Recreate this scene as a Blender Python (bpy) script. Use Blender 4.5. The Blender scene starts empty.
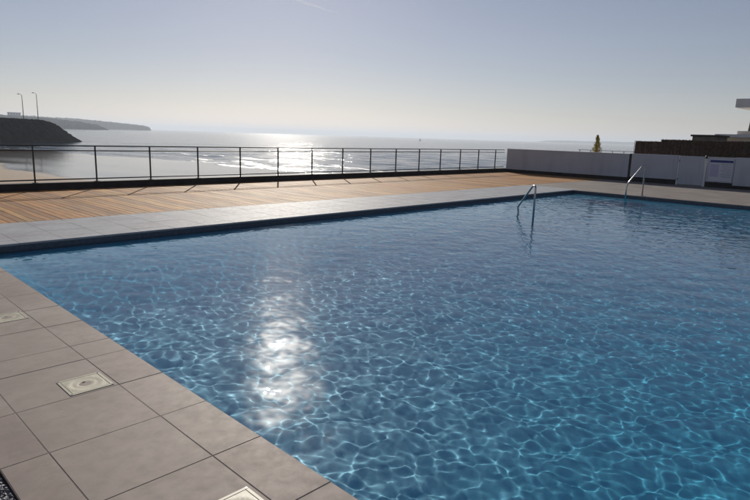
import bpy, math, random
import numpy as np
from mathutils import Matrix, Vector

# ------------------------------------------------------------------ camera, sky, sun, exposure
scene = bpy.context.scene
COL = scene.collection
rng = np.random.default_rng(7)
random.seed(7)

CAM = [[0.698221549, -0.117504817, 0.706172278],
       [-0.715227409, -0.156667468, 0.681105761],
       [0.030601015, -0.980636489, -0.193431268]]      # columns: right, down, forward
cam_d = bpy.data.cameras.new('camera')
cam_d.sensor_width = 36.0
cam_d.lens = 27.69
cam_d.clip_start = 0.05
cam_d.clip_end = 60000
cam = bpy.data.objects.new('camera', cam_d)
COL.objects.link(cam)
m = Matrix(((CAM[0][0], -CAM[0][1], -CAM[0][2], 0.0),
            (CAM[1][0], -CAM[1][1], -CAM[1][2], 0.0),
            (CAM[2][0], -CAM[2][1], -CAM[2][2], 1.70),
            (0, 0, 0, 1)))
cam.matrix_world = m
scene.camera = cam

SUN_AZ, SUN_EL = math.radians(53.5), math.radians(22.4)
world = bpy.data.worlds.new('World')
scene.world = world
world.use_nodes = True
wn = world.node_tree
wn.nodes.clear()
sky = wn.nodes.new('ShaderNodeTexSky')
sky.sky_type = 'NISHITA'
sky.sun_disc = False
sky.sun_elevation = SUN_EL
sky.sun_rotation = math.pi / 2 - SUN_AZ
sky.altitude = 0
sky.air_density = 1.0
sky.dust_density = 0.15
sky.ozone_density = 1.0
bg = wn.nodes.new('ShaderNodeBackground')
bg.inputs['Strength'].default_value = 0.057
wo = wn.nodes.new('ShaderNodeOutputWorld')
hsv = wn.nodes.new('ShaderNodeHueSaturation')      # hazy, washed-out sky
hsv.inputs['Saturation'].default_value = 0.72
wn.links.new(sky.outputs[0], hsv.inputs['Color'])
tint = wn.nodes.new('ShaderNodeMix'); tint.data_type = 'RGBA'; tint.blend_type = 'MULTIPLY'
tint.inputs[0].default_value = 1.0; tint.inputs[7].default_value = (.99, .955, 1.08, 1)
wn.links.new(hsv.outputs[0], tint.inputs[6])
wn.links.new(tint.outputs[2], bg.inputs[0])
wn.links.new(bg.outputs[0], wo.inputs[0])

sun_d = bpy.data.lights.new('sun', 'SUN')
sun_d.energy = 5.0
sun_d.angle = math.radians(0.53)
sun_d.color = (1.0, 0.93, 0.82)
sun_d.cycles.is_caustics_light = True
sun = bpy.data.objects.new('sun', sun_d)
sv = Vector((math.cos(SUN_EL) * math.cos(SUN_AZ), math.cos(SUN_EL) * math.sin(SUN_AZ), math.sin(SUN_EL)))
sun.rotation_euler = sv.to_track_quat('Z', 'Y').to_euler()
sun.location = (20, 30, 20)
COL.objects.link(sun)

scene.view_settings.view_transform = 'Standard'
scene.view_settings.look = 'None'
scene.view_settings.gamma = 1.0
scene.view_settings.exposure = -0.16
scene.view_settings.use_curve_mapping = False
scene.cycles.max_bounces = 10
scene.cycles.transmission_bounces = 8
scene.cycles.sample_clamp_indirect = 6.0
scene.cycles.blur_glossy = 0.3
scene.cycles.caustics_refractive = True
scene.cycles.caustics_reflective = True

# ------------------------------------------------------------------ helpers
def mesh_np(name, V, F, smooth=False):
    """V (n,3), F (k,3|4) arrays -> mesh datablock"""
    V = np.asarray(V, np.float32); F = np.asarray(F, np.int32)
    me = bpy.data.meshes.new(name)
    me.vertices.add(len(V)); me.vertices.foreach_set('co', V.ravel())
    k = F.shape[1]
    me.loops.add(F.size); me.loops.foreach_set('vertex_index', F.ravel())
    me.polygons.add(len(F)); me.polygons.foreach_set('loop_start', np.arange(0, F.size, k, dtype=np.int32))
    if smooth:
        me.polygons.foreach_set('use_smooth', np.ones(len(F), dtype=bool))
    me.update(calc_edges=True); me.validate()
    return me

class MB:
    def __init__(self): self.v = []; self.f = []
    def add(self, vs, fs):
        o = len(self.v); self.v += [tuple(p) for p in vs]; self.f += [tuple(i + o for i in q) for q in fs]
    def box(self, x0, x1, y0, y1, z0, z1, c=0.0):
        if c <= 0:
            self.add([(x0,y0,z0),(x1,y0,z0),(x1,y1,z0),(x0,y1,z0),(x0,y0,z1),(x1,y0,z1),(x1,y1,z1),(x0,y1,z1)],
                     [(3,2,1,0),(4,5,6,7),(0,1,5,4),(1,2,6,5),(2,3,7,6),(3,0,4,7)])
        else:   # chamfered top edge
            self.add([(x0,y0,z0),(x1,y0,z0),(x1,y1,z0),(x0,y1,z0),
                      (x0,y0,z1-c),(x1,y0,z1-c),(x1,y1,z1-c),(x0,y1,z1-c),
                      (x0+c,y0+c,z1),(x1-c,y0+c,z1),(x1-c,y1-c,z1),(x0+c,y1-c,z1)],
                     [(3,2,1,0),(0,1,5,4),(1,2,6,5),(2,3,7,6),(3,0,4,7),
                      (4,5,9,8),(5,6,10,9),(6,7,11,10),(7,4,8,11),(8,9,10,11)])
        return self
    def tube(self, pts, r, n=10, caps=True):
        pts = [Vector(p) for p in pts]
        rr = r if isinstance(r, (list, tuple)) else [r] * len(pts)
        rings = []; prev = None
        for i, p in enumerate(pts):
            if i == 0: d = pts[1] - p
            elif i == len(pts) - 1: d = p - pts[i-1]
            else: d = (pts[i+1] - p).normalized() + (p - pts[i-1]).normalized()
            d.normalize()
            if prev is None:
                a = Vector((0,0,1)) if abs(d.z) < 0.9 else Vector((1,0,0))
                u = d.cross(a).normalized()
            else:
                u = (prev - d * prev.dot(d)).normalized()
            prev = u; w = d.cross(u)
            rings.append([p + (u*math.cos(t) + w*math.sin(t)) * rr[i] for t in [2*math.pi*k/n for k in range(n)]])
        vs = [q for ring in rings for q in ring]; fs = []
        for i in range(len(pts)-1):
            for k in range(n):
                fs.append((i*n+k, i*n+(k+1)%n, (i+1)*n+(k+1)%n, (i+1)*n+k))
        if caps:
            fs.append(tuple(reversed(range(n)))); fs.append(tuple(range((len(pts)-1)*n, len(pts)*n)))
        self.add(vs, fs); return self
    def lathe(self, prof, c=(0,0,0), n=16):
        vs = []; fs = []
        for r, z in prof:
            for k in range(n):
                t = 2*math.pi*k/n; vs.append((c[0]+r*math.cos(t), c[1]+r*math.sin(t), c[2]+z))
        for i in range(len(prof)-1):
            for k in range(n): fs.append((i*n+k, i*n+(k+1)%n, (i+1)*n+(k+1)%n, (i+1)*n+k))
        fs.append(tuple(reversed(range(n)))); fs.append(tuple(range((len(prof)-1)*n, len(prof)*n)))
        self.add(vs, fs); return self
    def mesh(self, name, smooth=False):
        me = bpy.data.meshes.new(name); me.from_pydata(self.v, [], self.f)
        if smooth: me.polygons.foreach_set('use_smooth', [True]*len(me.polygons))
        me.update(); return me

def obj(name, me, mat, parent=None, loc=(0,0,0), smooth=False):
    if isinstance(me, MB): me = me.mesh(name, smooth)
    if mat is not None and not me.materials: me.materials.append(mat)
    o = bpy.data.objects.new(name, me); COL.objects.link(o)
    o.location = loc
    if parent is not None: o.parent = parent
    return o
def empty(name, loc=(0,0,0)):
    o = bpy.data.objects.new(name, None); COL.objects.link(o); o.location = loc; o.empty_display_size = 0.2
    return o
def tag(o, label, cat, group=None, kind=None):
    o['label'] = label; o['category'] = cat
    if group: o['group'] = group
    if kind: o['kind'] = kind
    return o

# ---- materials
class NT:
    def __init__(self, name):
        self.m = bpy.data.materials.new(name); self.m.use_nodes = True
        self.t = self.m.node_tree; self.b = self.t.nodes['Principled BSDF']; self.out = self.t.nodes['Material Output']
    def n(self, typ, **kw):
        x = self.t.nodes.new(typ)
        for k, v in kw.items():
            if k.startswith('i_'): x.inputs[k[2:].replace('_', ' ')].default_value = v
            else: setattr(x, k, v)
        return x
    def l(self, a, b): self.t.links.new(a, b)
    def pos(self, kind='Position', scale=(1,1,1)):
        if kind == 'Position': s = self.n('ShaderNodeNewGeometry').outputs['Position']
        else: s = self.n('ShaderNodeTexCoord').outputs[kind]
        mp = self.n('ShaderNodeMapping'); mp.inputs['Scale'].default_value = scale
        self.l(s, mp.inputs[0]); return mp.outputs[0]
    def noise(self, co, scale, detail=4, rough=.55, dist=0.0):
        x = self.n('ShaderNodeTexNoise'); x.inputs['Scale'].default_value = scale; x.inputs['Detail'].default_value = detail
        x.inputs['Roughness'].default_value = rough; x.inputs['Distortion'].default_value = dist
        self.l(co, x.inputs['Vector']); return x.outputs['Fac']
    def ramp(self, fac, stops):
        r = self.n('ShaderNodeValToRGB'); e = r.color_ramp.elements
        while len(e) < len(stops): e.new(0.5)
        for q, (p, c) in zip(e, stops):
            q.position = p; q.color = (*c, 1) if len(c) == 3 else c
        self.l(fac, r.inputs[0]); return r.outputs[0]
    def mix(self, a, b, fac, mode='MIX'):
        x = self.n('ShaderNodeMix', data_type='RGBA', blend_type=mode)
        for s, v in ((x.inputs[0], fac), (x.inputs[6], a), (x.inputs[7], b)):
            if hasattr(v, 'is_output'): self.l(v, s)
            elif isinstance(v, (int, float)): s.default_value = v
            else: s.default_value = (*v, 1)
        return x.outputs[2]
    def math(self, op, a, b=0.0):
        x = self.n('ShaderNodeMath', operation=op)
        for s, v in ((x.inputs[0], a), (x.inputs[1], b)):
            if hasattr(v, 'is_output'): self.l(v, s)
            else: s.default_value = v
        return x.outputs[0]
    def bump(self, h, strength=.3, dist=.01, normal=None):
        x = self.n('ShaderNodeBump'); x.inputs['Strength'].default_value = strength; x.inputs['Distance'].default_value = dist
        self.l(h, x.inputs['Height'])
        if normal is not None: self.l(normal, x.inputs['Normal'])
        return x.outputs[0]
    def set(self, **kw):
        for k, v in kw.items():
            s = self.b.inputs[k.replace('_', ' ')]
            if hasattr(v, 'is_output'): self.l(v, s)
            elif isinstance(v, (tuple, list)) and len(v) == 3: s.default_value = (*v, 1)
            else: s.default_value = v
        return self.m
    def rand(self): return self.n('ShaderNodeObjectInfo').outputs['Random']

def simple(name, col, rough=.6, metal=0.0, var=.15, scale=3.0, bump=0.0, bdist=.005, bscale=None):
    t = NT(name); co = t.pos()
    n1 = t.noise(co, scale, 5)
    a = tuple(c*(1-var) for c in col); b = tuple(min(1, c*(1+var)) for c in col)
    kw = dict(Base_Color=t.ramp(n1, [(.3, a), (.7, b)]), Roughness=rough, Metallic=metal)
    if bump: kw['Normal'] = t.bump(t.noise(co, bscale or scale*8, 5), bump, bdist)
    return t.set(**kw)

def mat_tile(grey=False):
    t = NT('porcelain_tile'); co = t.pos(); r = t.rand()
    n1 = t.noise(co, 2.2, 5, .6); n2 = t.noise(co, 11, 6, .65); n3 = t.noise(co, 140, 3)
    c = t.ramp(n1, [(.3, (.27, .215, .19)), (.55, (.34, .28, .25)), (.75, (.39, .328, .295))])
    c = t.mix(c, (.19, .17, .155), t.math('MULTIPLY', t.ramp(n2, [(.45, (0,0,0)), (.75, (1,1,1))]), .5))
    c = t.mix(c, (.36, .315, .28), t.math('MULTIPLY', r, .4))
    n4 = t.noise(co, 5.5, 3, .5, 1.5)
    c = t.mix(c, (.30, .28, .26), t.math('MULTIPLY', t.ramp(n4, [(.60, (0,0,0)), (.70, (1,1,1))]), .35))
    if grey: c = t.mix(c, (1.28, 1.55, 1.82), 1.0, 'MULTIPLY')  # cool sky sheen of the far strip, painted into the base colour
    else: c = t.mix(c, (.17, .15, .135), t.math('MULTIPLY', t.ramp(t.noise(co, 260, 2), [(.60, (0,0,0)), (.72, (1,1,1))]), .35))
    rg = t.math('ADD', t.math('MULTIPLY', n2, .22), .50)
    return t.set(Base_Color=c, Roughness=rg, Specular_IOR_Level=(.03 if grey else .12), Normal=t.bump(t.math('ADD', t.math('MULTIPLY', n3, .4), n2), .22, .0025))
def mat_paving_joints():     # far paving: joints carried by the material
    t = NT('far_porcelain'); co = t.pos(); n1 = t.noise(co, 1.1, 5, .6); n2 = t.noise(co, 9, 5)
    c = t.ramp(n1, [(.3, (.20, .172, .152)), (.7, (.27, .236, .21))])
    br = t.n('ShaderNodeTexBrick', offset=0.0, squash=1.0)
    br.inputs['Scale'].default_value = 1.0; br.inputs['Mortar Size'].default_value = .004
    br.inputs['Brick Width'].default_value = .605; br.inputs['Row Height'].default_value = .605
    br.inputs['Color1'].default_value = (.9,.9,.9,1); br.inputs['Color2'].default_value = (1.1,1.1,1.1,1); br.inputs['Mortar'].default_value = (.35,.35,.35,1)
    t.l(co, br.inputs['Vector'])
    c = t.mix(c, br.outputs['Color'], 1.0, 'MULTIPLY')
    return t.set(Base_Color=c, Roughness=.6, Specular_IOR_Level=.25, Normal=t.bump(n2, .15, .002))
def mat_wood():
    t = NT('hardwood_deck'); r = t.rand()
    co = t.pos('Position', (14, .9, 14)); cr = t.pos('Position', (60, 2.2, 60)); cw = t.pos('Position', (1,1,1))
    shift = t.n('ShaderNodeVectorMath', operation='ADD'); t.l(co, shift.inputs[0])
    cmb = t.n('ShaderNodeCombineXYZ'); t.l(t.math('MULTIPLY', r, 40), cmb.inputs[1]); t.l(cmb.outputs[0], shift.inputs[1])
    g = t.noise(shift.outputs[0], 1, 5, .6); g2 = t.noise(cr, 1, 4); w = t.noise(cw, .7, 4)
    c = t.ramp(r, [(.0, (.25, .108, .036)), (.35, (.46, .205, .06)), (.6, (.58, .275, .075)), (.8, (.38, .195, .078)), (1, (.64, .35, .105))])
    c = t.mix(c, (.15, .085, .045), t.ramp(g, [(.42, (0,0,0)), (.7, (.8,.8,.8))]))
    c = t.mix(c, (.36, .25, .16), t.math('MULTIPLY', t.ramp(w, [(.4, (0,0,0)), (.7, (1,1,1))]), .4))
    return t.set(Base_Color=c, Roughness=t.math('ADD', t.math('MULTIPLY', g, .2), .62), Specular_IOR_Level=.12, Normal=t.bump(t.math('ADD', g2, g), .4, .003))
def mat_gravel():
    t = NT('gravel_mix'); co = t.pos()
    v = t.n('ShaderNodeTexVoronoi'); v.inputs['Scale'].default_value = 70; t.l(co, v.inputs['Vector'])
    s = t.n('ShaderNodeSeparateColor'); t.l(v.outputs['Color'], s.inputs[0])
    c = t.ramp(s.outputs[0], [(.0, (.05,.05,.06)), (.35, (.16,.155,.165)), (.7, (.3,.29,.3)), (1, (.62,.6,.6))])
    return t.set(Base_Color=c, Roughness=.7, Normal=t.bump(t.math('SUBTRACT', 1.0, v.outputs['Distance']), .8, .01))
def mat_pool():
    t = NT('pool_liner'); co = t.pos()
    n1 = t.noise(co, .35, 4); n2 = t.noise(co, 5, 4)
    c = t.ramp(n1, [(.3, (.022, .34, .54)), (.7, (.03, .395, .61))])
    br = t.n('ShaderNodeTexBrick', offset=0.0)
    br.inputs['Scale'].default_value = 1.0; br.inputs['Mortar Size'].default_value = .0015
    br.inputs['Brick Width'].default_value = .05; br.inputs['Row Height'].default_value = .05
    br.inputs['Color1'].default_value = (.88,.92,.95,1); br.inputs['Color2'].default_value = (1.1,1.06,1.03,1); br.inputs['Mortar'].default_value = (1.2,1.1,1.05,1)
    t.l(co, br.inputs['Vector'])
    c = t.mix(c, br.outputs['Color'], .8, 'MULTIPLY')
    return t.set(Base_Color=c, Roughness=.5)
def mat_band():              # dark waterline mosaic under the coping
    t = NT('waterline_mosaic'); co = t.pos()
    n = t.noise(co, 20, 3)
    return t.set(Base_Color=t.ramp(n, [(.35, (.045,.06,.085)), (.65, (.075,.095,.125))]), Roughness=.35)
def mat_water():
    t = NT('pool_water'); t.t.nodes.remove(t.b)
    g = t.n('ShaderNodeBsdfGlass'); g.inputs['IOR'].default_value = 1.333; g.inputs['Roughness'].default_value = 0.0
    g.inputs['Color'].default_value = (1, 1, 1, 1)
    gl = t.n('ShaderNodeBsdfGlossy'); gl.inputs['Roughness'].default_value = .21      # unresolved capillary ripples
    mx = t.n('ShaderNodeMixShader'); mx.inputs[0].default_value = .0022
    t.l(g.outputs[0], mx.inputs[1]); t.l(gl.outputs[0], mx.inputs[2])
    t.l(mx.outputs[0], t.out.inputs['Surface']); return t.m
def mat_sea():
    t = NT('sea_water')
    c1 = t.pos('Position', (.35, .22, 1)); c2 = t.pos('Position', (.06, .035, 1)); c3 = t.pos('Position', (1.6, 1.1, 1))
    h1 = t.noise(c1, 1, 5, .6, .3); h2 = t.noise(c2, 1, 4, .55, .4); h3 = t.noise(c3, 1, 3)
    h = t.math('ADD', t.math('MULTIPLY', h2, 2.2), t.math('ADD', t.math('MULTIPLY', h1, .55), t.math('MULTIPLY', h3, .10)))
    at = t.n('ShaderNodeAttribute', attribute_name='shore')      # 0 open sea .. 1 at the edge of the sand
    cf = t.pos('Position', (.5, .10, 1)); fo = t.noise(cf, 1, 6, .65, .6)
    band = t.math('MULTIPLY', at.outputs['Fac'], t.ramp(fo, [(.50, (0,0,0)), (.60, (1,1,1))]))
    c = t.mix((.03, .05, .075), (.62, .62, .6), t.math('MULTIPLY', band, .2))
    return t.set(Base_Color=c, Roughness=t.math('ADD', .10, t.math('MULTIPLY', band, .5)), IOR=1.333, Specular_IOR_Level=.3, Normal=t.bump(h, .47, 1.0))
def mat_sand():
    t = NT('beach_sand'); co = t.pos()
    at = t.n('ShaderNodeAttribute', attribute_name='wet').outputs['Fac']
    n1 = t.noise(t.pos('Position', (.25, .08, 1)), 1, 6, .6); n2 = t.noise(co, 3, 5)
    wet = t.math('ADD', at, t.math('MULTIPLY', t.math('SUBTRACT', n1, .5), .8))
    w = t.ramp(wet, [(.38, (0,0,0)), (.62, (1,1,1))])
    dry = t.ramp(n2, [(.3, (.26,.18,.115)), (.7, (.34,.245,.165))])
    c = t.mix(dry, (.17, .135, .105), w)
    rg = t.math('SUBTRACT', .85, t.math('MULTIPLY', w, .80))
    rip = t.noise(t.pos('Position', (.9, .35, 1)), 1, 4)
    b = t.bump(t.math('ADD', t.math('MULTIPLY', n2, .02), t.math('MULTIPLY', rip, .008)), .5, 1.0)
    return t.set(Base_Color=c, Roughness=rg, Normal=b, Specular_IOR_Level=.6)
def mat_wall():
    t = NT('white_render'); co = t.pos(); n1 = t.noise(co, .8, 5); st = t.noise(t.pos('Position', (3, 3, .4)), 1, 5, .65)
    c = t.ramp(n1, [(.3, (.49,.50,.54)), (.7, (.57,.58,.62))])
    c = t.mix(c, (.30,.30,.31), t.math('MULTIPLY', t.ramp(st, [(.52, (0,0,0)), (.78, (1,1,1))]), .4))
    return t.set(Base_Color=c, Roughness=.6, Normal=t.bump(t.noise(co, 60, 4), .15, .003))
def mat_rock():
    t = NT('breakwater_rock'); co = t.pos(); n1 = t.noise(co, .35, 6, .7)
    return t.set(Base_Color=t.ramp(n1, [(.3, (.008,.008,.009)), (.7, (.022,.022,.023))]), Roughness=1.0, Specular_IOR_Level=0.0, Normal=t.bump(n1, .8, .8))
def mat_headland():
    t = NT('headland_scrub'); co = t.pos('Position', (.012,.012,.03)); n1 = t.noise(co, 1, 6, .65)
    return t.set(Base_Color=t.ramp(n1, [(.35, (.016,.022,.016)), (.55, (.028,.03,.022)), (.75, (.06,.052,.042))]), Roughness=1.0, Specular_IOR_Level=0.0)

M_sheentile = mat_tile(True)
M_tile, M_far, M_wood, M_gravel = mat_tile(), mat_paving_joints(), mat_wood(), mat_gravel()
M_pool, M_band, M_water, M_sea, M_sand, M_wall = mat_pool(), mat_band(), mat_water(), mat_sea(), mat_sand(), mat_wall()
M_rock, M_head = mat_rock(), mat_headland()
M_grout = simple('dark_grout', (.17,.14,.122), .9, var=.25, scale=30)
M_kerb = simple('dark_painted_concrete', (.035,.03,.028), .75, var=.3, scale=4, bump=.3)
M_rail = simple('dark_steel_paint', (.035,.035,.038), .42, .3, var=.15, scale=12)
M_steel = simple('stainless_steel', (.45,.45,.46), .25, 1.0, var=.05, scale=30)
M_cream = simple('aged_cream_plastic', (.43,.40,.295), .5, var=.14, scale=18, bump=.15, bdist=.002)
M_hole = simple('dark_recess', (.02,.02,.02), .9)
M_land = simple('pale_terrace_ground', (.25,.23,.2), .9, var=.2, scale=1.5, bump=.3)
M_reed = simple('dark_brushwood', (.11,.075,.055), .9, var=.5, scale=9)
M_beige = simple('beige_render', (.74,.65,.56), .8, var=.08, scale=1.2)
M_slab = simple('pale_concrete', (.78,.77,.75), .75, var=.1, scale=1.5)
M_dark = simple('dark_shed_boards', (.12,.115,.105), .8, var=.25, scale=3)
M_glass = simple('dark_window_glass', (.03,.035,.04), .08, var=.05)
M_blue = simple('blue_print', (.03,.05,.22), .5, var=.05)
M_paper = simple('white_print_sheet', (.66,.66,.70), .5, var=.04)
M_ink = simple('grey_print', (.38,.38,.46), .6, var=.05)
M_bark = simple('brown_bark', (.11,.07,.045), .9, var=.3, scale=20)
M_leaf = simple('yellow_green_needles', (.42,.33,.06), .7, var=.5, scale=14)

# ------------------------------------------------------------------ the large structure
WZ, DEPTH = -0.11, -1.25                 # pool water level, pool floor
X0, X1, Y0, Y1 = 1.75, 20.15, -7.0, 9.52 # pool opening (coping edge)
YW, YK = 11.62, 17.22                    # start of timber deck, face of the kerb
XW = 27.9                                # face of the boundary wall
SEA = -5.3
T = .605

# terrace: one solid block with the pool cut out of it (ring of slabs)
g = MB()
zt = -.055
for (a, b, c, d) in ((-30, X0-.02, -25, 17.45), (X1+.02, 75, -25, 17.45), (X0-.02, X1+.02, Y1+.02, 17.45), (X0-.02, X1+.02, -25, Y0-.02)):
    g.box(a, b, c, d, -9, zt)
tag(obj('terrace_ground', g, M_land), 'raised concrete terrace carrying the pool and its decks', 'terrace', kind='structure')

# pool basin
b = MB()
e = .012
def quad(mb, a, bb, c, d): mb.add([a, bb, c, d], [(0,1,2,3)])
x0, x1, y0, y1 = X0+e, X1-e, Y0+e, Y1-e
zb = WZ-.12
def sstep(t):
    t = np.clip(t, 0, 1); return t*t*(3-2*t)
def floor_z(x, y):       # invented cove towards sea side and far end, so sunlight reaches the floor
    return zb + (DEPTH-zb)*sstep((x1-x)/2.4)*sstep((y1-y)/3.2)*sstep((x-x0+.08)/.5)*sstep((y-y0)/1.0)
fxs, fys = np.linspace(x0, x1, 190), np.linspace(y0, y1, 170)
FX, FY = np.meshgrid(fxs, fys, indexing='ij')
idx = np.arange(FX.size).reshape(FX.shape)
bme_ = mesh_np('pool_basin', np.stack([FX, FY, floor_z(FX, FY)], -1).reshape(-1, 3), np.stack([idx[:-1,:-1], idx[1:,:-1], idx[1:,1:], idx[:-1,1:]], -1).reshape(-1, 4), True)
basin = tag(obj('pool_basin', bme_, M_pool), 'blue lined swimming pool basin under the water', 'pool', kind='structure')
bb = MB()
z0, z1_ = zb, -.028
quad(bb, (x0,y0,z0),(x0,y1,z0),(x0,y1,z1_),(x0,y0,z1_))
quad(bb, (x1,y0,z0),(x1,y0,z1_),(x1,y1,z1_),(x1,y1,z0))
quad(bb, (x0,y1,z0),(x1,y1,z0),(x1,y1,z1_),(x0,y1,z1_))
quad(bb, (x0,y0,z0),(x0,y0,z1_),(x1,y0,z1_),(x1,y0,z0))
obj('waterline_band', bb, M_band, basin)
basin.cycles.is_caustics_receiver = True

# pool water: real ripples
def grade(a, b, d0, d1):
    out = [a]; 
    while out[-1] < b:
        s = (out[-1]-a)/(b-a); out.append(out[-1] + d0 + (d1-d0)*s)
    out[-1] = b
    return np.array(out)
gx_ = grade(x0-.01, x1+.01, .0092, .028)
gy_ = np.concatenate([-grade(1.2, -(y0-.01), .03, .12)[::-1], grade(-1.17, y1+.01, .0110, .022)])
XX, YY = np.meshgrid(gx_, gy_, indexing='ij')
ZZ = np.zeros_like(XX)
wr = np.random.default_rng(11)
DX = np.maximum(np.gradient(gx_)[:, None], np.gradient(gy_)[None, :])
BREEZE = 1 + 1.5*np.clip((XX+YY-8)/10, 0, 1)      # a light breeze ruffles the far water more
def waves(n, l0, l1, rms, far=0):
    global ZZ
    sl = rms*math.sqrt(2/n)
    for i in range(n):
        lam = math.exp(wr.uniform(math.log(l0), math.log(l1))); k = 2*math.pi/lam; th = wr.uniform(0, 2*math.pi)
        ZZ += (BREEZE if far else 1)*np.clip((lam/DX-3)/2, 0, 1)*(sl/k)*np.sin(k*(XX*math.cos(th)+YY*math.sin(th)) + wr.uniform(0, 6.283))
waves(70, .056, .10, .0078)
waves(44, .105, .23, .0112, 1)
waves(30, .26, .9, .0160)
nx, ny = XX.shape
idx = np.arange(nx*ny).reshape(nx, ny)
F = np.stack([idx[:-1,:-1], idx[1:,:-1], idx[1:,1:], idx[:-1,1:]], -1).reshape(-1, 4)
V = np.stack([XX, YY, ZZ+WZ], -1).reshape(-1, 3)
water = tag(obj('pool_water', mesh_np('pool_water', V, F, True), M_water), 'clear rippled swimming pool water with sun glints', 'pool water', kind='structure')
water.cycles.is_caustics_caster = True

# near paving, far paving
def paving(name, label, cells, mat, z=0.0):
    root = tag(empty(name), label, 'paving', kind='structure')
    cache = {}
    for (a, b2, c, d) in cells:
        w, h = round(b2-a, 3), round(d-c, 3)
        key = (w, h)
        if key not in cache:
            gj = .0022
            cache[key] = MB().box(-w/2+gj, w/2-gj, -h/2+gj, h/2-gj, -.03, 0, .0022).mesh('tile')
            cache[key].materials.append(mat)
        o = obj('tile', cache[key], None, root, ((a+b2)/2, (c+d)/2, z + random.uniform(-.0008, .0008)))
        o.rotation_euler = (random.uniform(-.0012,.0012), random.uniform(-.0012,.0012), 0)
    return root
ys = [1.94-.605*k for k in range(6, 0, -1)] + [1.94, 2.545, 3.15, 3.755, 4.36, 4.70] + [4.70+.605*k for k in range(1, 9)]
xl = [.60, .825, 1.44]
cells = []
for c, d in zip(ys[:-1], ys[1:]):
    cells += [(xl[0], xl[1], c, d), (xl[1], xl[2], c, d), (1.44, X0-.002, c, d)]
near = paving('near_paving', 'beige porcelain paving and coping beside the near pool edge', cells, M_tile)
ytop = ys[-1]
obj('grout_bed', MB().box(.60, X0-.004, ys[0], ytop, -.052, -.0014), M_grout, near)

cells = []
fx = [X0 - .004 - T*k for k in range(8, 0, -1)] + [X0 + T*k for k in range(0, 33)]
fx = [q for q in fx if q < 21.0]
fy = [max(ytop, Y1)]
rows = [(Y1, Y1+.30), (Y1+.30, Y1+.30+T-.005), (Y1+.30+T-.005, Y1+.30+2*T-.01), (Y1+.30+2*T-.01, YW)]
for a, b2 in zip(fx[:-1], fx[1:]):
    for (c, d) in rows:
        if b2 <= X0 + .01 and c < ytop: 
            if d <= ytop + .05: continue
            c = ytop
        cells.append((a, b2, c, d))
far = paving('far_paving', 'paving strip between the pool and the timber deck, sky sheen painted into its grey', cells, M_sheentile)
fe = max(q for q in fx)
obj('grout_bed', MB().box(fx[0], fe, Y1+.004, YW, -.052, -.0014), M_grout, far)

rp = MB()
rp.box(fe, XW+.02, -25, YW, -.05, -.003)
rp.box(X1, fe-.004, -25, Y1-.004, -.05, -.003)
tag(obj('end_paving', rp, M_far), 'beige paving between the pool and the white wall', 'paving', kind='structure')
sp = MB(); sp.box(-30, .6, ytop, YW-.01, -.05, -.012); 
tag(obj('side_paving', sp, M_far), 'paving at the left corner of the pool terrace', 'paving', kind='structure')

# timber deck
deck = tag(empty('timber_deck', (0, 0, 0)), 'weathered orange brown timber deck between paving and railing', 'deck', kind='structure')
pitch = .145
bx_ = -4.0; k = 0
bm_ = MB().box(-pitch/2+.003, pitch/2-.003, YW+.006, YK-.004, -.028, 0, .003).mesh('board'); bm_.materials.append(M_wood)
while bx_ < XW - .1:
    o = obj('board', bm_, None, deck, (bx_, 0, random.uniform(-.002, .0015)))
    bx_ += pitch
obj('joist_bed', MB().box(-4.1, XW, YW, YK, -.052, -.034), M_hole, deck)

# gravel
tag(obj('gravel_bed', MB().box(-30, .595, -25, ytop-.002, -.05, -.018), M_gravel), 'grey gravel strip bordering the near paving', 'gravel', kind='structure')
import bmesh
ib = bmesh.new(); bmesh.ops.create_icosphere(ib, subdivisions=1, radius=1.0)
iv = np.array([v.co[:] for v in ib.verts]); ib.verts.index_update(); iff = np.array([[v.index for v in f_.verts] for f_ in ib.faces]); ib.free()
NP = 14000
px_ = rng.uniform(-.5, .585, NP); py_ = rng.uniform(1.4, 5.0, NP)
sz = rng.uniform(.006, .013, (NP, 1, 1)); sq = rng.uniform(.6, 1.2, (NP, 1, 3)); jit = rng.uniform(.8, 1.2, (NP, len(iv), 1))
PV = iv[None]*sz*sq*jit
PV[..., 2] *= .7
PV = PV + np.stack([px_, py_, rng.uniform(-.014, -.001, NP)], -1)[:, None, :]
PF = iff[None] + (np.arange(NP)*len(iv))[:, None, None]
tag(obj('gravel', mesh_np('gravel', PV.reshape(-1,3), PF.reshape(-1,3)), M_gravel), 'loose grey pebbles at the edge of the near paving', 'pebbles', kind='stuff')

# beach, sea
SY = np.array([-50, 15, 86, 98, 121, 164, 206, 290, 500]); SX = np.array([74, 71, 68, 68, 67, 59, 48, 28, -20.])
def shore_x(y): return np.interp(y, SY, SX) + 1.6*np.sin(y*.11) + .9*np.sin(y*.27+1)
bxs = np.arange(-120, 130, 1.5); bys = np.arange(17.6, 420, 1.8)
BX, BY = np.meshgrid(bxs, bys, indexing='ij')
D = shore_x(BY) - BX
H = np.where(D < 0, D*.03, np.where(D < 36, D*.0045, .162 + (D-36)*.022))
H = np.minimum(H, 1.3) + .02*np.sin(BX*.4+BY*.13)*np.clip((D-10)/30, 0, 1)
idx = np.arange(BX.size).reshape(BX.shape)
F = np.stack([idx[:-1,:-1], idx[1:,:-1], idx[1:,1:], idx[:-1,1:]], -1).reshape(-1, 4)
bme = mesh_np('beach', np.stack([BX, BY, SEA+H], -1).reshape(-1,3), F, True)
at = bme.attributes.new('wet', 'FLOAT', 'POINT'); at.data.foreach_set('value', np.clip((45-D)/8, 0, 1).ravel().astype(np.float32))
tag(obj('beach', bme, M_sand), 'tan sand beach turning to wet mirror-like sand at the waterline', 'beach', kind='structure')

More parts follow.
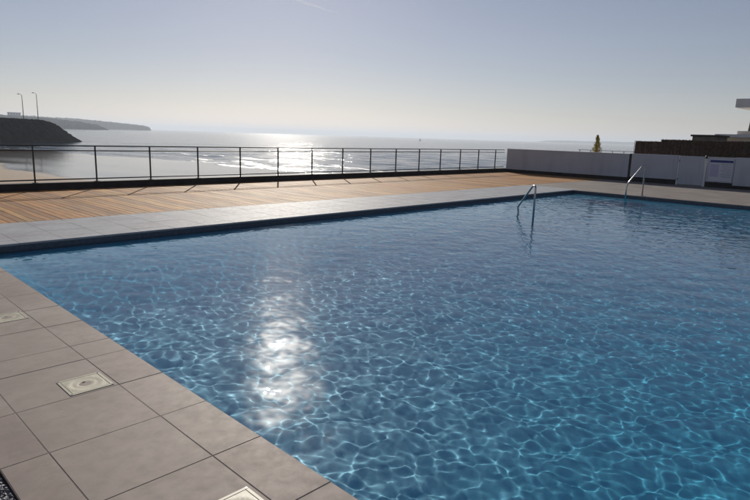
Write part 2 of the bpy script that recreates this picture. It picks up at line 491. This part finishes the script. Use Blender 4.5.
def axis(lo, hi, step, far):
    fine = np.arange(lo, hi, step); g2 = np.geomspace(step*2, far, 34)
    return np.concatenate([(lo - g2)[::-1], fine, hi + g2])
sxs = axis(15, 330, 1.3, 22000); sys_ = axis(18, 420, 1.5, 22000)
SXX, SYY = np.meshgrid(sxs, sys_, indexing='ij')
D2 = SXX - shore_x(np.clip(SYY, -50, 500))
amp = np.clip((D2+2)/25, 0, 1) * np.clip(1-(np.hypot(SXX, SYY)-120)/300, 0, 1) * np.clip((SYY-18)/20, 0, 1)
Z2 = np.zeros_like(SXX)
for i in range(22):
    lam = wr.uniform(5, 16); kk = 2*math.pi/lam; th = wr.normal(math.pi*1.06, .38)
    Z2 += .0085*lam/ (2*math.pi) * 2.2 * np.sin(kk*(SXX*math.cos(th)+SYY*math.sin(th)) + wr.uniform(0, 6.28))
# low breakers rolling in along the edge of the sand
brk = .07*np.exp(-((D2-9-2.5*np.sin(SYY*.06))/1.6)**2) * (.5+.5*np.sin(SYY*.045+1)) + .09*np.exp(-((D2-24-4*np.sin(SYY*.035+2))/2.2)**2) * (.5+.5*np.sin(SYY*.03+4))
Z2 = Z2*amp + brk*np.clip((SYY-30)/30, 0, 1)*np.clip((380-SYY)/80, 0, 1)
idx = np.arange(SXX.size).reshape(SXX.shape)
F = np.stack([idx[:-1,:-1], idx[1:,:-1], idx[1:,1:], idx[:-1,1:]], -1).reshape(-1, 4)
sme = mesh_np('sea', np.stack([SXX, SYY, SEA+Z2], -1).reshape(-1,3), F, True)
at = sme.attributes.new('shore', 'FLOAT', 'POINT')
sh = np.maximum(np.exp(-((D2-1.0)/2.2)**2)*.8, np.maximum(np.exp(-((D2-8-2.5*np.sin(SYY*.06))/1.6)**2), .9*np.exp(-((D2-23-4*np.sin(SYY*.035+2))/2.0)**2)))
sh *= (np.abs(SYY-220) < 200)
at.data.foreach_set('value', sh.ravel().astype(np.float32))
tag(obj('sea', sme, M_sea), 'grey rippled sea with sun glitter reaching the horizon', 'sea', kind='structure')

# headlands
def headland(name, label, prof, dist, depth, seed):
    """prof: (azimuth deg, height m) along the coast as seen from the terrace"""
    r = np.random.default_rng(seed)
    az = np.array([p[0] for p in prof]); hh = np.array([p[1] for p in prof])
    A = np.linspace(az[0], az[-1], 160); Hh = np.interp(A, az[::-1] if az[0] > az[-1] else az, hh[::-1] if az[0] > az[-1] else hh)
    Hh = Hh*(1 + .05*np.cumsum(r.normal(0, .35, len(A)))/6) + r.normal(0, .6, len(A))*(Hh > 4)
    sec = [(0, -.6, 0), (.05, .0, 0), (.12, .45, 1), (.22, .78, 1), (.4, 1.0, 1), (.7, .96, 1), (1, .0, 0), (1.05, -.6, 0)]
    V = []
    for a, h in zip(A, Hh):
        for s, q, nz in sec:
            rr = dist + depth*s + r.normal(0, depth*.02)
            z = SEA + (q*h if q >= 0 else -4) + (r.normal(0, .02)*h if nz else 0)
            t = math.radians(a); V.append((rr*math.cos(t), rr*math.sin(t), z))
    n = len(sec); F = []
    for i in range(len(A)-1):
        for j in range(n-1): F.append((i*n+j, i*n+j+1, (i+1)*n+j+1, (i+1)*n+j))
    return tag(obj(name, mesh_np(name, V, F, True), M_head), label, 'headland', kind='structure')
# ------------------------------------------------------------------ far things
headland('near_headland', 'dark blue wooded headland across the bay behind the breakwater', [(84, 38), (76.8, 40), (75.2, 38), (73, 33), (71, 26), (69.5, 17), (68.9, 6), (68.6, 0)], 2100, 420, 3)
headland('far_headland', 'paler far headland ending in a cliff above the sea', [(76, 60), (71, 54), (69, 46), (67, 36), (65.6, 27), (65.25, 20), (65.1, 0)], 3400, 600, 5)
headland('opposite_coast', 'faint low coast on the horizon above the white wall', [(29, 0), (28, 22), (26, 32), (24.5, 26), (23.4, 36), (20, 34), (14, 40), (8, 30)], 8200, 900, 9)

def house(name, label, az, dist, w, h, z):
    t = math.radians(az); o = tag(empty(name, (dist*math.cos(t), dist*math.sin(t), z)), label, 'building'); o.rotation_euler = (0, 0, t - math.pi/2)
    obj('wall', MB().box(-w/2, w/2, -6, 6, -6, h), M_slab, o)
    obj('roof', MB().box(-w/2-.8, w/2+.8, -6.8, 6.8, h+.002, h+1.2), M_dark, o)
    for k in range(5): obj('window', MB().box(-w/2+w*(k+.25)/5, -w/2+w*(k+.75)/5, -6.1, -5.9, h*.35, h*.75), M_glass, o)
    return o
house('clifftop_building', 'flat roofed building on top of the near headland', 75.7, 2300, 38, 9, SEA+38)

# breakwater with two lamp posts
BA, BB = np.array([106.5, 306.0]), np.array([8.0, 232.0])
dv = (BB-BA)/np.linalg.norm(BB-BA); nv = np.array([-dv[1], dv[0]])
if np.dot(nv, BA) > 0: nv = -nv          # towards the viewer
L = np.linalg.norm(BB-BA)
S = np.linspace(0, L, 130); U = np.linspace(-1, 1, 34)
rr = np.random.default_rng(21)
V = []
for s in S:
    top = np.interp(s, [0, 7, 14, 20, 27, 34, L], [.0, 1.6, 4.0, 6.4, 8.6, 9.6, 10.0])
    half = np.interp(s, [0, 5, 30, L], [1.0, 4.5, 14, 15])
    for u in U:
        p = BA + dv*s + nv*(u*half)
        prof_ = min(1, (1-abs(u))/.62)
        z = SEA - .6 + (top+.6)*prof_
        j = .22 if 0 < prof_ < 1 else .06
        p = p + rr.normal(0, j*.5, 2)
        V.append((p[0], p[1], z + rr.normal(0, j)*min(1, top/4)))
n = len(U); ii = np.arange(len(V)).reshape(len(S), n)
F = np.stack([ii[:-1,:-1], ii[1:,:-1], ii[1:,1:], ii[:-1,1:]], -1).reshape(-1, 4)
tag(obj('breakwater', mesh_np('breakwater', V, F), M_rock), 'dark rock breakwater running out into the sea', 'breakwater')
def lamp(p, h, label):
    o = tag(empty('lamp_post', (p[0], p[1], SEA+9.7)), label, 'lamp post', 'lamp posts on the breakwater')
    obj('pole', MB().tube([(0,0,0),(0,0,h*.5),(0,0,h-.9)], [.17,.14,.11], 8), M_rail, o)
    ax = Vector((math.cos(math.radians(166)), math.sin(math.radians(166)), 0))
    pts = [Vector((0,0,h-.9)), Vector((0,0,h-.4)) + ax*.1, Vector((0,0,h-.1)) + ax*.4, Vector((0,0,h)) + ax*.8]
    obj('arm', MB().tube(pts, [.12,.09,.07,.07], 8), M_rail, o)
    c = Vector((0,0,h)) + ax*1.15
    obj('lamp_head', MB().tube([c-ax*.35, c-ax*.2, c+ax*.3, c+ax*.5], [.07,.16,.16,.05], 8), M_rail, o)
def on_ridge(azd, s0=None):
    t = math.radians(azd); d = np.array([math.cos(t), math.sin(t)])
    A_ = np.array([[d[0], -dv[0]], [d[1], -dv[1]]]); sol = np.linalg.solve(A_, BA); return BA + dv*sol[1]
lamp(on_ridge(75.05), 10.2, 'left of two curved lamp posts on the dark breakwater')
lamp(on_ridge(74.0), 11.3, 'right of two curved lamp posts on the dark breakwater, nearer its tip')

# small boat on the horizon
t = math.radians(39.9)
bo = tag(empty('boat', (1400*math.cos(t), 1400*math.sin(t), SEA)), 'tiny dark boat near the horizon right of the sun glitter', 'boat')
bo.rotation_euler = (0, 0, .6)
hl = MB(); hl.add([(-5,-1.2,-.2),(5.5,0,-.2),(-5,1.2,-.2),(-5.4,-1.7,1.3),(2.5,-1.5,1.4),(6.8,0,1.9),(2.5,1.5,1.4),(-5.4,1.7,1.3)],
                  [(0,1,4,3),(1,5,4),(1,2,7,6),(1,6,5),(0,3,7,2),(3,4,6,7),(4,5,6)])
obj('hull', hl, M_dark, bo); obj('cabin', MB().box(-3, 1, -1, 1, 1.35, 3.2), M_slab, bo)
obj('mast', MB().tube([(-.5,0,3.2),(-.5,0,7.2)], .12, 6), M_dark, bo)

# ------------------------------------------------------------------ beyond the boundary wall
hs = tag(empty('beach_house', (45, 0, zt)), 'pale modern house with slanted column and floating flat roof slab', 'house')
obj('wall', MB().box(.3, 12, -9, 11.2, 0, 2.42), M_beige, hs)
obj('terrace_slab', MB().box(-.1, 12.2, -9.2, 11.45, 2.424, 2.62), M_slab, hs)
obj('parapet', MB().box(.6, .9, -9, 10.3, 2.624, 2.86), M_beige, hs)
obj('upper_wall', MB().box(3.2, 11.5, -9, 8.2, 2.624, 4.36), M_beige, hs)
obj('roof_slab', MB().box(-.2, 12.2, -9.4, 10.45, 4.364, 4.92), M_slab, hs)
obj('slanted_column', MB().tube([(.75, 9.62, 2.62),(.75, 9.5, 4.36)], .13, 8), M_dark, hs)
for k in range(4):
    w_ = obj('window', MB().box(3.17, 3.197, 6.4-k*3.4-1.0, 6.4-k*3.4+1.0, 2.9, 4.2), M_dark, hs)
    obj('pane', MB().box(3.15, 3.168, 6.4-k*3.4-.92, 6.4-k*3.4+.92, 2.98, 4.12), M_glass, w_)
sd = tag(empty('dark_shed', (42, 11.0, zt)), 'small dark flat roofed shed beside the pale house', 'shed')
obj('wall', MB().box(0, 2.4, -.45, 1.0, 0, 2.38), M_dark, sd)
obj('roof', MB().box(-.1, 2.5, -.55, 1.1, 2.384, 2.5), M_kerb, sd)

fn = tag(empty('brushwood_fence', (29.5, 0, zt)), 'dark brushwood fence standing behind the white wall', 'fence')
def reeds(ya, yb, ztop, name):
    mb = MB(); y = ya
    while y < yb:
        r_ = random.uniform(.009, .017); zt_ = ztop + random.uniform(-.02, .015); xo = random.uniform(-.03, .03)
        mb.tube([(xo, y, 0), (xo + random.uniform(-.02,.02), y + random.uniform(-.02,.02), zt_)], r_, 5); y += random.uniform(.012, .024)
    o = obj(name, mb, M_reed, fn); o['kind'] = 'stuff'; return o
reeds(9.75, 10.98, 1.93, 'brushwood_panel'); reeds(-6, 9.75, 2.03, 'brushwood_panel')
obj('backing_mat', MB().box(.035, .05, -6, 9.74, 0, 2.015), M_reed, fn); obj('backing_mat', MB().box(.035, .05, 9.742, 10.95, 0, 1.915), M_reed, fn)
for zz in (.5, 1.1, 1.7): obj('binding_wire', MB().tube([(-.05, -6, zz),(-.05, 10.97, zz)], .006, 5), M_rail, fn)
for yy in (-5.8, -3.3, -.8, 1.7, 4.2, 6.7, 9.2, 10.9): obj('post', MB().box(.055, .12, yy-.035, yy+.035, 0, 1.9), M_dark, fn)

br_ = tag(empty('rear_railing', (30.9, 0, zt)), 'short dark railing just visible behind the white wall', 'railing')
for yy in (11.4, 12.0, 12.6, 13.2, 13.8, 14.4): obj('post', MB().box(-.012, .012, yy-.012, yy+.012, 0, 1.36), M_rail, br_)
obj('top_rail', MB().box(-.012, .012, 11.3, 14.5, 1.362, 1.385), M_rail, br_)
obj('lower_rail', MB().box(-.015, .015, 11.3, 14.5, 1.10, 1.12), M_rail, br_)

sb = tag(empty('conifer_shrub', (30.5, 13.3, zt)), 'small pointed yellow green conifer behind the white wall', 'shrub')
obj('trunk', MB().tube([(0,0,0),(.01,0,.8),(0,.01,1.9)], [.035,.025,.008], 7), M_bark, sb)
lv = []; lf = []
for i in range(4200):
    hgt = random.uniform(.25, 2.14); s_ = 1-(hgt-.25)/1.9
    rad = (.02 + .62*s_**1.15) * random.uniform(.15, 1.05)*(1+.25*math.sin(hgt*23)); a = random.uniform(0, 6.283); rad *= .95 + .5*math.sin(a*2+hgt*9)*math.sin(a+hgt*4+1)
    p = Vector((rad*math.cos(a), rad*math.sin(a), hgt))
    d = Vector((math.cos(a)*.6+random.gauss(0,.3), math.sin(a)*.6+random.gauss(0,.3), random.uniform(.5, 1.4))).normalized()
    sd_ = d.cross(Vector((random.gauss(0,1), random.gauss(0,1), random.gauss(0,1)))).normalized()
    ln = random.uniform(.05, .10); o_ = len(lv)
    lv += [p - sd_*.010, p + sd_*.010, p + d*ln]; lf.append((o_, o_+1, o_+2))
obj('crown', mesh_np('crown', lv, lf), M_leaf, sb)['kind'] = 'stuff'

# ------------------------------------------------------------------ boundary wall
kb = tag(empty('kerb', (0, 0, 0)), 'low dark concrete kerb under the railing and the white wall', 'kerb')
obj('railing_kerb', MB().box(-12, XW+.25, YK, YK+.28, -.3, .19, .012), M_kerb, kb)
wl = tag(empty('boundary_wall', (XW, 0, 0)), 'long low white wall along the end of the pool terrace', 'wall')
def panel(name, ya, yb, za, zb_, mat, parent, th=.18, x=0.0):
    return obj(name, MB().box(x, x+th, ya, yb, za, zb_, .008), mat, parent)
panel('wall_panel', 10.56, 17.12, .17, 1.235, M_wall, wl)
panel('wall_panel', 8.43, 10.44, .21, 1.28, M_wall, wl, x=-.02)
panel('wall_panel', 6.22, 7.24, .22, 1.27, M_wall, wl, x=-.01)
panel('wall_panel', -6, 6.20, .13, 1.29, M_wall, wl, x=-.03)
panel('plinth', 8.43, YK-.003, -.04, .168, M_kerb, wl, x=.03, th=.12)
panel('plinth', -6, 7.24, -.04, .128, M_kerb, wl, x=.03, th=.12)
panel('plinth_cap', 6.22, 7.24, .13, .218, M_kerb, wl, x=.035, th=.11)
panel('plinth_cap', 8.43, 10.44, .17, .208, M_kerb, wl, x=.035, th=.11)
panel('wall_post', 10.45, 10.55, -.04, 1.27, M_rail, wl, x=.01, th=.1)
panel('coping_strip', 10.56, 17.13, 1.237, 1.262, M_slab, wl, x=-.015, th=.21)
gt = tag(empty('gate', (XW, 0, 0)), 'plain white gate leaf reaching the ground in the white wall', 'gate')
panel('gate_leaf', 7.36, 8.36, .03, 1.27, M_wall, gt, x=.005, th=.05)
panel('gate_post', 8.365, 8.42, -.04, 1.28, M_slab, gt, x=.0, th=.07)
panel('gate_post', 7.26, 7.35, -.04, 1.30, M_slab, gt, x=.0, th=.09)
for zz in (.25, 1.05): obj('hinge', MB().tube([(-.012, 8.362, zz-.05),(-.012, 8.362, zz+.05)], .012, 8), M_rail, gt)
obj('latch', MB().lathe([(.035,0),(.05,.03),(.05,.08),(.03,.13)], (-.03, 7.3, 1.20), 10), M_rail, gt)
sg = tag(empty('notice_board', (XW-.012, 6.70, 0)), 'white notice with blue header strip on the end wall', 'sign')
obj('sheet', MB().box(-.014, 0, -.43, .43, .27, 1.19, .002), M_paper, sg)
obj('header', MB().box(-.018, -.0145, -.43, .43, 1.05, 1.15), M_blue, sg)
obj('column_block', MB().box(-.0175, -.0145, .08, .40, .45, .98), simple('lilac_print', (.50,.47,.62), .55, var=.04), sg)
for k in range(7):
    obj('printed_line', MB().box(-.0175, -.0145, -.40, .02 - (k*37 % 5)*.03, .96-k*.085, .985-k*.085), M_ink, sg)

# ------------------------------------------------------------------ railing
rl = tag(empty('railing', (0, YK+.14, 0)), 'long dark metal railing between the timber deck and the sea', 'railing')
posts = [4.78 + 1.597*k for k in range(-6, 15)]
pm = MB().box(-.016, .016, -.022, .022, .17, 1.165).mesh('post'); pm.materials.append(M_rail)
fm = MB().box(-.06, .06, -.06, .06, .188, .20, .003).mesh('base_plate'); fm.materials.append(M_rail)
for q in posts:
    o = obj('post', pm, None, rl, (q, 0, 0)); obj('base_plate', fm, None, o)
xa, xb = posts[0]-1.2, XW+.1
obj('top_rail', MB().box(xa, xb, -.024, .024, 1.166, 1.200, .006), M_rail, rl)
obj('upper_rail', MB().tube([(xa, 0, 1.05),(xb, 0, 1.05)], .016, 8), M_rail, rl)
obj('lower_rail', MB().tube([(xa, 0, .265),(xb, 0, .265)], .018, 8), M_rail, rl)

# ------------------------------------------------------------------ pool handrails, covers
def arc(p, corners, r=.10, n=6):
    """polyline with rounded corners"""
    pts = [Vector(p[0])]
    for i in range(1, len(p)-1):
        a, c, d = Vector(p[i-1]), Vector(p[i]), Vector(p[i+1])
        u = (a-c).normalized(); w = (d-c).normalized(); rr_ = min(r, (a-c).length*.45, (d-c).length*.45)
        for k in range(n+1):
            s_ = k/n; q0 = c+u*rr_*(1-s_); q1 = c+w*rr_*s_
            pts.append(q0*(1-s_) + q1*s_)
    pts.append(Vector(p[-1])); return pts
def handrail(label, base, poly, feet):
    o = tag(empty('pool_handrail', base), label, 'handrail', 'steel handrails in the pool')
    obj('tube', MB().tube(arc(poly, None), .023, 12), M_steel, o, smooth=True)
    for f_ in feet: obj('foot_flange', MB().lathe([(.055,0),(.055,.008),(.03,.016)], f_, 14), M_steel, o)
    return o
h1 = (12.23, 6.68, DEPTH)
dpt = -DEPTH; fz1 = floor_z(13.06, 7.56) - DEPTH
handrail('bent steel handrail standing in the water in the middle of the pool', h1,
         [(0,0,0),(0,0,dpt+.68),(.12,.13,dpt+.68),(.90,.95,dpt+.03),(.83,.88,dpt-.09),(.83,.88,fz1)], [(0,0,0),(.83,.88,fz1)])
h2 = (20.33, 7.13, 0); fz2 = floor_z(19.63, 7.41)
handrail('bent steel handrail at the far end of the pool, before the white wall', h2,
         [(0,0,0),(0,0,.97),(-.12,.05,1.0),(-.62,.26,.46),(-.70,.28,.30),(-.70,.28,fz2)], [(0,0,-.001),(-.70,.28,fz2)])

def cover(y, label):
    o = tag(empty('skimmer_cover', (1.28, y, .001)), label, 'pool cover', 'cream skimmer covers in the paving')
    w = .138
    fr = MB()
    for (a, b2, c, d) in ((-w, w, -w, -w+.018), (-w, w, w-.018, w), (-w, -w+.018, -w+.018, w-.018), (w-.018, w, -w+.018, w-.018)):
        fr.box(a, b2, c, d, -.004, .0022, .001)
    obj('frame', fr, M_cream, o)
    n_ = 14; vs = []; fs = []
    for i in range(n_+1):
        for j in range(n_+1):
            a, c = -.117+.234*i/n_, -.117+.234*j/n_
            rr_ = math.hypot(a, c); z = .0016 - .004*math.exp(-(rr_/.075)**2) + .0016*math.cos(rr_*120)*(rr_ < .11)
            vs.append((a, c, z))
    for i in range(n_):
        for j in range(n_): fs.append((i*(n_+1)+j, (i+1)*(n_+1)+j, (i+1)*(n_+1)+j+1, i*(n_+1)+j+1))
    lid = obj('lid', mesh_np('lid', vs, fs, True), M_cream, o)
    obj('finger_hole', MB().lathe([(.011,-.002),(.011,.0006)], (.0, .03, -.0012), 12), M_hole, lid)
    for sx, sy in ((-1,-1),(1,-1),(1,1),(-1,1)):
        obj('screw', MB().lathe([(.006,0),(.006,.0012)], (sx*.128, sy*.128, .0022), 10), M_steel, o)
cover(2.05, 'square cream skimmer cover nearest the camera, cut by the bottom edge')
cover(3.915, 'square cream skimmer cover, middle of the three along the near pool edge')
cover(5.80, 'square cream skimmer cover farthest from the camera beside the left picture edge')

# ------------------------------------------------------------------ sea haze
hz = NT('sea_haze'); hz.t.nodes.remove(hz.b)
pv = hz.n('ShaderNodeVolumePrincipled'); pv.inputs['Color'].default_value = (.78, .87, 1, 1); pv.inputs['Density'].default_value = 1.7e-4
pv.inputs['Anisotropy'].default_value = .3
hz.l(pv.outputs[0], hz.out.inputs['Volume'])
tag(obj('haze', MB().box(-23500, 23500, -23500, 23500, -12, 120), hz.m), 'thin pale sea haze fading the far coast', 'haze', kind='stuff')

# ------------------------------------------------------------------ contrail, high above the sea
ct = NT('contrail_vapour'); ct.t.nodes.remove(ct.b)
tr = ct.n('ShaderNodeBsdfTransparent'); tl = ct.n('ShaderNodeBsdfTranslucent'); tl.inputs[0].default_value = (.9, .9, .9, 1)
ms = ct.n('ShaderNodeMixShader'); lw = ct.n('ShaderNodeLayerWeight'); lw.inputs['Blend'].default_value = .5
nz = ct.noise(ct.pos('Position', (.0012, .0012, .0012)), 1, 5, .6)
fac = ct.math('MULTIPLY', ct.math('SUBTRACT', 1.0, lw.outputs['Facing']), ct.math('MULTIPLY', nz, .16))
ct.l(fac, ms.inputs[0]); ct.l(tr.outputs[0], ms.inputs[1]); ct.l(tl.outputs[0], ms.inputs[2]); ct.l(ms.outputs[0], ct.out.inputs['Surface'])
def skypoint(px, py, d):
    x, y = (px-375)/576.8, (py-250)/576.8
    v = Vector([CAM[i][0]*x + CAM[i][1]*y + CAM[i][2] for i in range(3)]).normalized()
    return v*d
ca, cb = skypoint(262, -12, 29000), skypoint(336, 13, 33000)
cp = [ca + (cb-ca)*(k/12) + Vector((0, 0, 25*math.sin(k*1.7))) for k in range(13)]
tag(obj('contrail', MB().tube(cp, [95, 100, 92, 98, 90, 85, 88, 80, 72, 66, 52, 36, 12], 12), ct.m, smooth=True), 'faint white aircraft contrail high in the sky', 'contrail', kind='structure')
